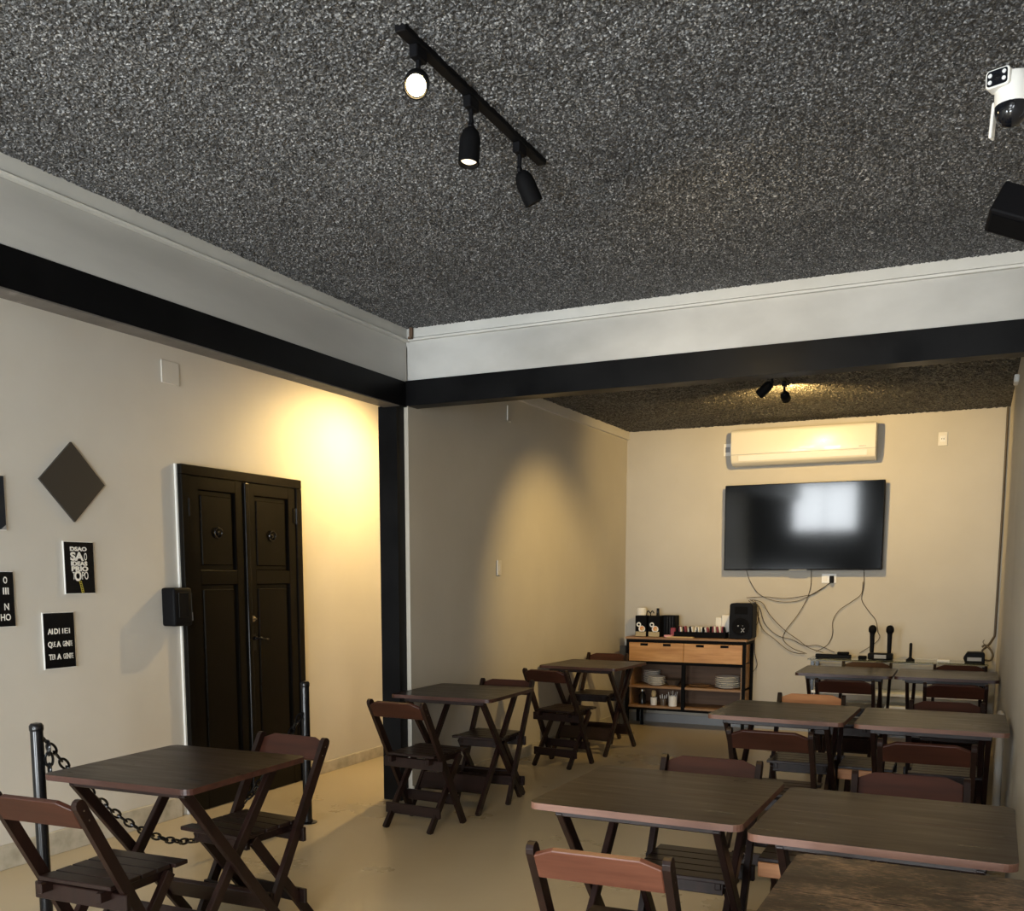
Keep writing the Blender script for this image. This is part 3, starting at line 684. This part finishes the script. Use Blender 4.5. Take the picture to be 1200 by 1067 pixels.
t = thing('antenna', 'thin black antenna on a round foot right of the microphones', 'antenna', (-.478, 9.16, GT))
MB().lathe([(.036, 0), (.036, .01), (.018, .022), (.013, .03)], n=16).build('foot', M['black'], t, smooth=True)
MB().lathe([(.012, .03), (.013, .145), (.008, .155), (0, .157)], n=10).build('rod', M['black'], t, smooth=True)
t = thing('power_strip', 'black power strip with adapters at the left end of the glass console', 'power strip', (-1.11, 9.15, GT))
MB().mm((-.17, -.025, 0), (.14, .025, .035)).build('strip_body', M['black'], t, bevel=.006)
MB().mm((.02, -.03, .035), (.12, .03, .058)).mm((.20, -.025, 0), (.27, .03, .03)).build('adapter', M['blackm'], t, bevel=.005)
t = thing('white_remote', 'small white remote control lying on the glass console', 'remote', (-.21, 9.13, GT))
MB().mm((-.05, -.02, 0), (.05, .02, .02)).build('remote_body', M['white'], t, bevel=.006, seg=2)
t = thing('control_box', 'black electronics box at the right end of the glass console', 'electronics box', (.035, 9.17, GT))
MB().prism([(-.075, 0), (.075, 0), (.075, .075), (.062, .092), (-.062, .092), (-.092, .04)], .15, Matrix.Translation((0, .075, 0)) @ Matrix.Rotation(PI / 2, 4, 'X')).build('box_body', M['black'], t, bevel=.004)
MB().mm((-.06, -.0765, .02), (.05, -.0745, .05)).build('front_panel', M['grey'], t)
tag(MB().tube(spline([(.10, 9.12, .765), (.15, 9.12, .762), (.17, 9.14, .80), (.15, 9.17, .85), (.11, 9.2, .885), (.085, 9.19, .87)], 6), .009, 6).tube(spline([(.11, 9.2, .885), (.09, 9.2, .91), (.10, 9.21, .93)], 4), .003, 5).build('cable', M['rubber'], smooth=True), 'coiled black cable at the right end of the glass console', 'cable')

# ------------------------------------------------------------------ sideboard and what is on it
SX0, SX1, SY0, SY1 = -3.06, -1.895, 9.05, 9.42
sd = thing('sideboard', 'black metal sideboard with pine drawers and open shelves against the back wall', 'sideboard', ((SX0 + SX1) / 2, 9.235, 0))
ox, oy = (SX0 + SX1) / 2, 9.235
def bx(name, a, b, m, par=sd, **k): return MB().mm((a[0] - ox, a[1] - oy, a[2]), (b[0] - ox, b[1] - oy, b[2])).build(name, M[m], par, **k)
bx('top_board', (SX0 - .012, SY0 - .01, .862), (SX1 + .012, SY1, .884), 'pine2', bevel=.003)
fm = MB()
def fr_(a, b): fm.mm((a[0] - ox, a[1] - oy, a[2]), (b[0] - ox, b[1] - oy, b[2]))
for x in (SX0, SX1 - .028):
    fr_((x, SY0, 0), (x + .028, SY0 + .028, .862)); fr_((x, SY1 - .028, 0), (x + .028, SY1, .862))
    fr_((x, SY0 + .028, .834), (x + .028, SY1 - .028, .862)); fr_((x, SY0 + .028, .16), (x + .028, SY1 - .028, .185))
fr_((SX0 + .028, SY0, .832), (SX1 - .028, SY0 + .028, .862)); fr_((SX0 + .028, SY0, .622), (SX1 - .028, SY0 + .028, .648)); fr_((SX0 + .028, SY0, .17), (SX1 - .028, SY0 + .028, .19))
fr_((SX0 + .028, SY1 - .02, .17), (SX1 - .028, SY1, .19))
fm.build('steel_frame', M['blackm'], sd)
xm = -2.485
bx('centre_post', (xm - .018, SY0 + .001, .19), (xm + .018, SY0 + .03, .622), 'blackm')
for a, b in ((SX0 + .03, xm - .002), (xm + .002, SX1 - .03)):
    dw = bx('drawer', (a, SY0 - .004, .650), (b, SY0 + .33, .830), 'pine', bevel=.002)
    for k in (.28, .70):
        xc = a + (b - a) * k; bx('grip_slot', (xc - .038, SY0 - .0055, .800), (xc + .038, SY0 - .003, .824), 'blackm', dw)
bx('shelf', (SX0 + .028, SY0 + .006, .386), (SX1 - .028, SY1, .408), 'pine2'); bx('shelf', (SX0 + .028, SY0 + .006, .192), (SX1 - .028, SY1, .212), 'pine2')
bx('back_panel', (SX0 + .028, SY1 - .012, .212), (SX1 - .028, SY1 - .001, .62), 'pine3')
for x in (SX0 + .028, SX1 - .046): bx('side_panel', (x, SY0 + .03, .19), (x + .018, SY1 - .02, .64), 'pine2')
bx('foot', (-2.955, 9.2, 0), (-2.93, 9.225, .19), 'blackm')
ordn = ['lowest', 'second', 'third', 'fourth', 'fifth', 'sixth', 'seventh', 'eighth']
def plates(x, y, z, n, r, dz, where, grp, m='ceramic', nm='plate'):
    prof = [(0, .0), (r * .55, .0), (r * .62, .003), (r, dz * .95), (r * .99, dz * 1.1), (r * .6, .008), (0, .006)]
    o = None
    for k in range(n):
        lab = f'{ordn[k]} {where}'
        if o is None: o = c = MB().lathe(prof, n=28).build(nm, M[m], smooth=True)
        else: c = o.copy(); COL.objects.link(c)
        tag(c, lab, 'plate', grp); c.location = (x + random.uniform(-.003, .003), y, z + k * dz)
plates(-2.87, 9.30, .4085, 8, .085, .016, 'plate up in the tall stack at the back left of the upper shelf', 'tall plate stack on the left')
plates(-2.775, 9.15, .4085, 5, .085, .017, 'bowl up in the bright stack at the front left of the upper shelf', 'bright bowl stack on the left', nm='bowl')
plates(-2.085, 9.18, .4085, 6, .118, .0185, 'plate up in the wide white stack at the right of the upper shelf', 'wide plate stack on the right')
tag(MB().lathe([(0, 0), (.05, 0), (.085, .055), (.082, .055), (.045, .008), (0, .006)], (-2.63, 9.22, .4085), 24).build('bowl', M['bowl'], smooth=True), 'dark smoked bowl beside the centre post on the upper shelf', 'bowl')
tag(MB().lathe([(0, 0), (.06, 0), (.105, .016), (.10, .02), (.055, .008), (0, .007)], (-2.36, 9.20, .4085), 24).build('plate', M['pine2'], smooth=True), 'flat brown dish right of the centre post on the upper shelf', 'plate')
ZL = .2125
t = thing('dark_jar', 'dark glass jar at the left end of the lower shelf', 'jar', (-2.92, 9.15, ZL)); MB().lathe([(.034, 0), (.036, .09), (.022, .11), (.022, .13)], n=16).build('jar_body', M['gloss'], t, smooth=True)
MB().lathe([(.024, .13), (.024, .148), (0, .15)], n=16).build('lid', M['chrome'], t, smooth=True)
t = thing('cutlery_pot', 'white pot with a cream scoop in it on the lower shelf', 'pot', (-2.80, 9.14, ZL)); MB().lathe([(.030, 0), (.034, .075), (.030, .075), (.027, .006), (0, .006)], n=16).build('pot_body', M['ceramic'], t, smooth=True)
MB().lathe([(0, .07), (.022, .085), (.026, .11), (.018, .14), (0, .148)], n=12).build('scoop', M['yellowp'], t, smooth=True)
t = thing('cutlery_pot', 'slim glass of cutlery in the middle of the lower left shelf', 'pot', (-2.70, 9.13, ZL)); MB().lathe([(.026, 0), (.028, .07), (.025, .07), (.023, .005), (0, .005)], n=16).build('pot_body', M['bowl'], t, smooth=True)
for k in range(4): MB().bar((.008 * (k - 1.5), 0, .006), (.022 * (k - 1.5), -.004 + .005 * k, .10 + .01 * (k % 2)), .006, .003).build('spoon', M['ceramic'], t)
t = thing('cutlery_pot', 'white jar of straws nearest the centre post on the lower shelf', 'pot', (-2.605, 9.13, ZL)); MB().lathe([(.040, 0), (.043, .10), (.039, .10), (.036, .006), (0, .006)], n=18).build('pot_body', M['ceramic'], t, smooth=True)
for k in range(5): MB().bar((.012 * (k - 2), 0, .01), (.022 * (k - 2), .01 * (k % 2), .135 + .008 * (k % 3)), .004, .004).build('straw', M['chrome' if k % 2 else 'paper'], t)
ZS = .8845
def carton(label, x0, x1, y0_, h):
    t = thing('snack_box', label, 'box', (x0, y0_, ZS), 0, 'printed boxes on the sideboard'); w_ = x1 - x0
    MB().mm((0, 0, 0), (w_, .09, h)).build('carton', M['blackm'], t, bevel=.002)
    MB().mm((.004, -.0012, .004), (w_ - .004, 0, .05)).build('label_band', M['box_tan'], t)
    def disc(cx, cz, r, m, y): MB().lathe([(r, 0), (r, .0012), (0, .0012)], (cx, y, cz), 20, (0, -1, 0)).build('printed_disc', M[m], t)
    disc(w_ * .32, .118, .023, 'paper', 0); disc(w_ * .32, .118, .011, 'blackm', -.0012)
    disc(w_ * .60, .075, .033, 'paper', 0); disc(w_ * .62, .080, .022, 'orange', -.0012); disc(w_ * .70, .072, .013, 'yellowp', -.0024)
    return t
carton('black printed box, the left of two on the sideboard', -2.985, -2.872, 9.09, .205)
carton('black printed box, the right of two on the sideboard', -2.852, -2.735, 9.085, .205)
t = thing('paper_roll', 'upright white paper roll at the left end of the sideboard', 'paper roll', (-2.99, 9.30, ZS)); MB().lathe([(.048, 0), (.048, .26), (.042, .275), (.015, .275), (.015, .26)], n=20).build('roll', M['paper'], t, smooth=True)
t = thing('dark_bottle', 'slim dark green bottle behind the printed boxes', 'bottle', (-2.83, 9.33, ZS)); MB().lathe([(.035, 0), (.036, .17), (.015, .21), (.014, .265), (.016, .27), (0, .272)], n=16).build('bottle_glass', M['gloss'], t, smooth=True)
t = thing('black_crate', 'dark ribbed box standing behind the right printed box', 'box', (-2.69, 9.27, ZS)); MB().mm((-.075, -.07, 0), (.075, .07, .205)).build('crate_body', M['blackm'], t, bevel=.003)
for k in range(5): MB().mm((-.06 + k * .026, -.074, .01), (-.05 + k * .026, -.0702, .195)).build('rib', M['gloss'], t)
for x, lab in ((-2.905, 'hook-shaped black tool handle, left of two, behind the printed boxes'), (-2.865, 'hook-shaped black tool handle, right of two, behind the printed boxes')):
    tag(MB().tube(spline([(x, 9.20, ZS + .003), (x, 9.20, ZS + .2), (x + .004, 9.20, ZS + .235), (x + .02, 9.20, ZS + .247), (x + .034, 9.2, ZS + .225)], 5), .006, 6).build('tool_handle', M['gloss'], smooth=True), lab, 'tool', 'tools behind the boxes')
tr = thing('sachet_tray', 'long low black tray full of sachets in the middle of the sideboard', 'tray', (-2.36, 9.22, ZS))
MB().mm((-.25, -.075, 0), (.25, .075, .008)).mm((-.25, -.075, .008), (.25, -.067, .055)).mm((-.25, .067, .008), (.25, .075, .055)).mm((-.25, -.067, .008), (-.242, .067, .055)).mm((.242, -.067, .008), (.25, .067, .055)).build('tray_body', M['blackm'], tr)
for k in (-.125, 0, .125): MB().mm((k - .003, -.067, .008), (k + .003, .067, .05)).build('divider', M['blackm'], tr)
for k in range(22):
    x = -2.59 + k * .0218; red = k > 12 and k % 2 == 0 or k in (1, 4)
    o = MB().box((0, 0, .045), (.014, .05, .09), Matrix.Rotation(random.uniform(-.25, .25), 3, 'Y')).box((0, -.027, .06), (.010, .004, .03)).build('sachet', M['red' if red else ('paper' if k % 3 else 'black')], None, bevel=.002)
    o.location = (x, 9.20 + random.uniform(-.02, .03), ZS + .0095 + random.uniform(0, .012))
    tag(o, ('dark red' if red else ('white' if k % 3 else 'black')) + ' sachet standing in the black tray', 'sachet', ('red' if red else ('white' if k % 3 else 'black')) + ' sachets in the tray')
t = thing('napkin_box', 'white carton, the shorter of two, left of the loudspeaker', 'box', (-2.215, 9.345, ZS)); MB().mm((-.03, -.035, 0), (.03, .035, .19)).build('carton', M['paper'], t, bevel=.003)
t = thing('napkin_box', 'white carton, the taller of two, left of the loudspeaker', 'box', (-2.145, 9.33, ZS)); MB().mm((-.036, -.045, 0), (.036, .045, .215)).build('carton', M['paper'], t, bevel=.003)
t = thing('wooden_board', 'thin yellow wooden board lying at the front of the sideboard', 'board', (-2.53, 9.085, ZS)); MB().mm((-.13, -.03, 0), (.13, .03, .009)).build('plank', M['yellowp'], t, bevel=.002)
t = thing('pink_packet', 'pink packet lying right of the printed boxes', 'packet', (-2.655, 9.12, ZS)); MB().mm((-.04, -.03, 0), (.04, .03, .022)).build('packet_body', M['pink'], t, bevel=.007, seg=2)
t = thing('red_packet', 'dark red packet standing behind the pink packet', 'packet', (-2.625, 9.165, ZS)); MB().box((0, 0, .045), (.05, .025, .09)).build('packet_body', M['red'], t, bevel=.005)
sp = thing('loudspeaker', 'black loudspeaker standing at the right end of the sideboard', 'loudspeaker', (-1.955, 9.19, ZS))
MB().prism(rrect(.215, .335, .025, 4, 0, .1685), .20, Matrix.Translation((0, .10, 0)) @ Matrix.Rotation(PI / 2, 4, 'X')).build('cabinet', M['black'], sp, bevel=.004)
MB().lathe([(.082, 0), (.082, .006), (.074, .008), (.05, .002), (.02, .001), (.018, .006), (0, .010)], (0, -.10, .12), 24, (0, -1, 0)).build('woofer', M['blackm'], sp, smooth=True)
MB().mm((-.06, -.104, .235), (.06, -.0995, .305)).build('horn', M['blackm'], sp, bevel=.002)
MB().box((.02, -.1035, .085), (.05, .003, .007), Matrix.Rotation(.9, 3, 'Y')).box((.02, -.1035, .085), (.05, .003, .007), Matrix.Rotation(-.9, 3, 'Y')).box((-.005, -.1035, .125), (.05, .003, .012)).build('emblem', M['grey'], sp)

# ------------------------------------------------------------------ top right: security camera and loudspeaker
sc = thing('security_camera', 'white two-lens security camera hanging at the top right corner', 'security camera', (.027, 3.0, 2.622))
sc.scale = (.82,) * 3
fwd = Vector((-.35, -.93, 0)).normalized(); rt = Vector((0, 0, 1)).cross(fwd) * -1
sc.rotation_euler = (0, 0, math.radians(-20))
MB().lathe([(.048, -.005), (.052, .02), (.052, .075), (.044, .10), (0, .104)], (0, 0, .085), 24).build('body', M['white'], sc, smooth=True)
MB().lathe([(0, -.052), (.025, -.047), (.042, -.03), (.050, -.004), (.050, .02), (.046, .05)], (0, 0, .08), 24).build('dome', M['lens'], sc, smooth=True)
MB().lathe([(.016, 0), (.016, .004), (.010, .006), (0, .006)], (0.012, -.049, .075), 16, (0, -1, -.15)).build('dome_lens', M['gloss'], sc, smooth=True)
ey = MB().prism(rrect(.072, .056, .010, 3), .05, Matrix.Translation((-.025, -.015, .165)) @ Matrix.Rotation(PI / 2, 4, 'X')).build('upper_head', M['white'], sc, bevel=.003)
MB().prism(rrect(.062, .046, .008, 3), .003, Matrix.Translation((-.025, -.064, .165)) @ Matrix.Rotation(PI / 2, 4, 'X')).build('face_plate', M['lens'], sc)
MB().lathe([(.010, 0), (.010, .004), (0, .005)], (-.025, -.067, .165), 14, (0, -1, 0)).build('upper_lens', M['gloss'], sc)
for u, v in ((-.021, .009), (-.021, -.011), (.021, .011), (.021, -.009)):
    MB().lathe([(.006, 0), (.006, .003), (0, .004)], (-.025 + u, -.067, .165 + v), 10, (0, -1, 0)).build('infrared_lamp', M['led'], sc)
for s in (-1, 1): MB().bar((s * .056, .01, .12), (s * .062, .01, .012), .010, .03).build('side_arm' if s > 0 else 'antenna', M['white'], sc, bevel=.003)
MB().bar((0, .02, .175), (.17, .07, .21), .03, .05, (0, 1, 0)).build('wall_arm', M['white'], sc, bevel=.006)
ws = thing('wall_speaker', 'black box loudspeaker mounted high at the right edge of the picture', 'loudspeaker', (.075, 3.55, 2.598))
ws.scale = (.70,) * 3
R3 = Matrix.Rotation(math.radians(24), 3, 'Y') @ Matrix.Rotation(math.radians(-20), 3, 'X')
MB().box((0, 0, 0), (.24, .15, .16), R3).build('cabinet', M['black'], ws, bevel=.012, seg=2)
MB().box(R3 @ Vector((0, 0, -.081)), (.20, .11, .004), R3).build('grille', M['blackm'], ws)
MB().bar((.03, .05, .02), (.145, .06, .05), .03, .04, (0, 1, 0)).build('bracket', M['blackm'], ws)

t = thing('shade_panel', 'narrow dark grey panel added as shade between the sideboard and the alcove wall', 'panel', (-3.105, 9.10, 0)); MB().mm((-.035, -.02, 0), (.03, .02, .79)).build('board', M['darkgrey'], t, bevel=.003)  # added board that stands in for the sideboard's shade on the wall
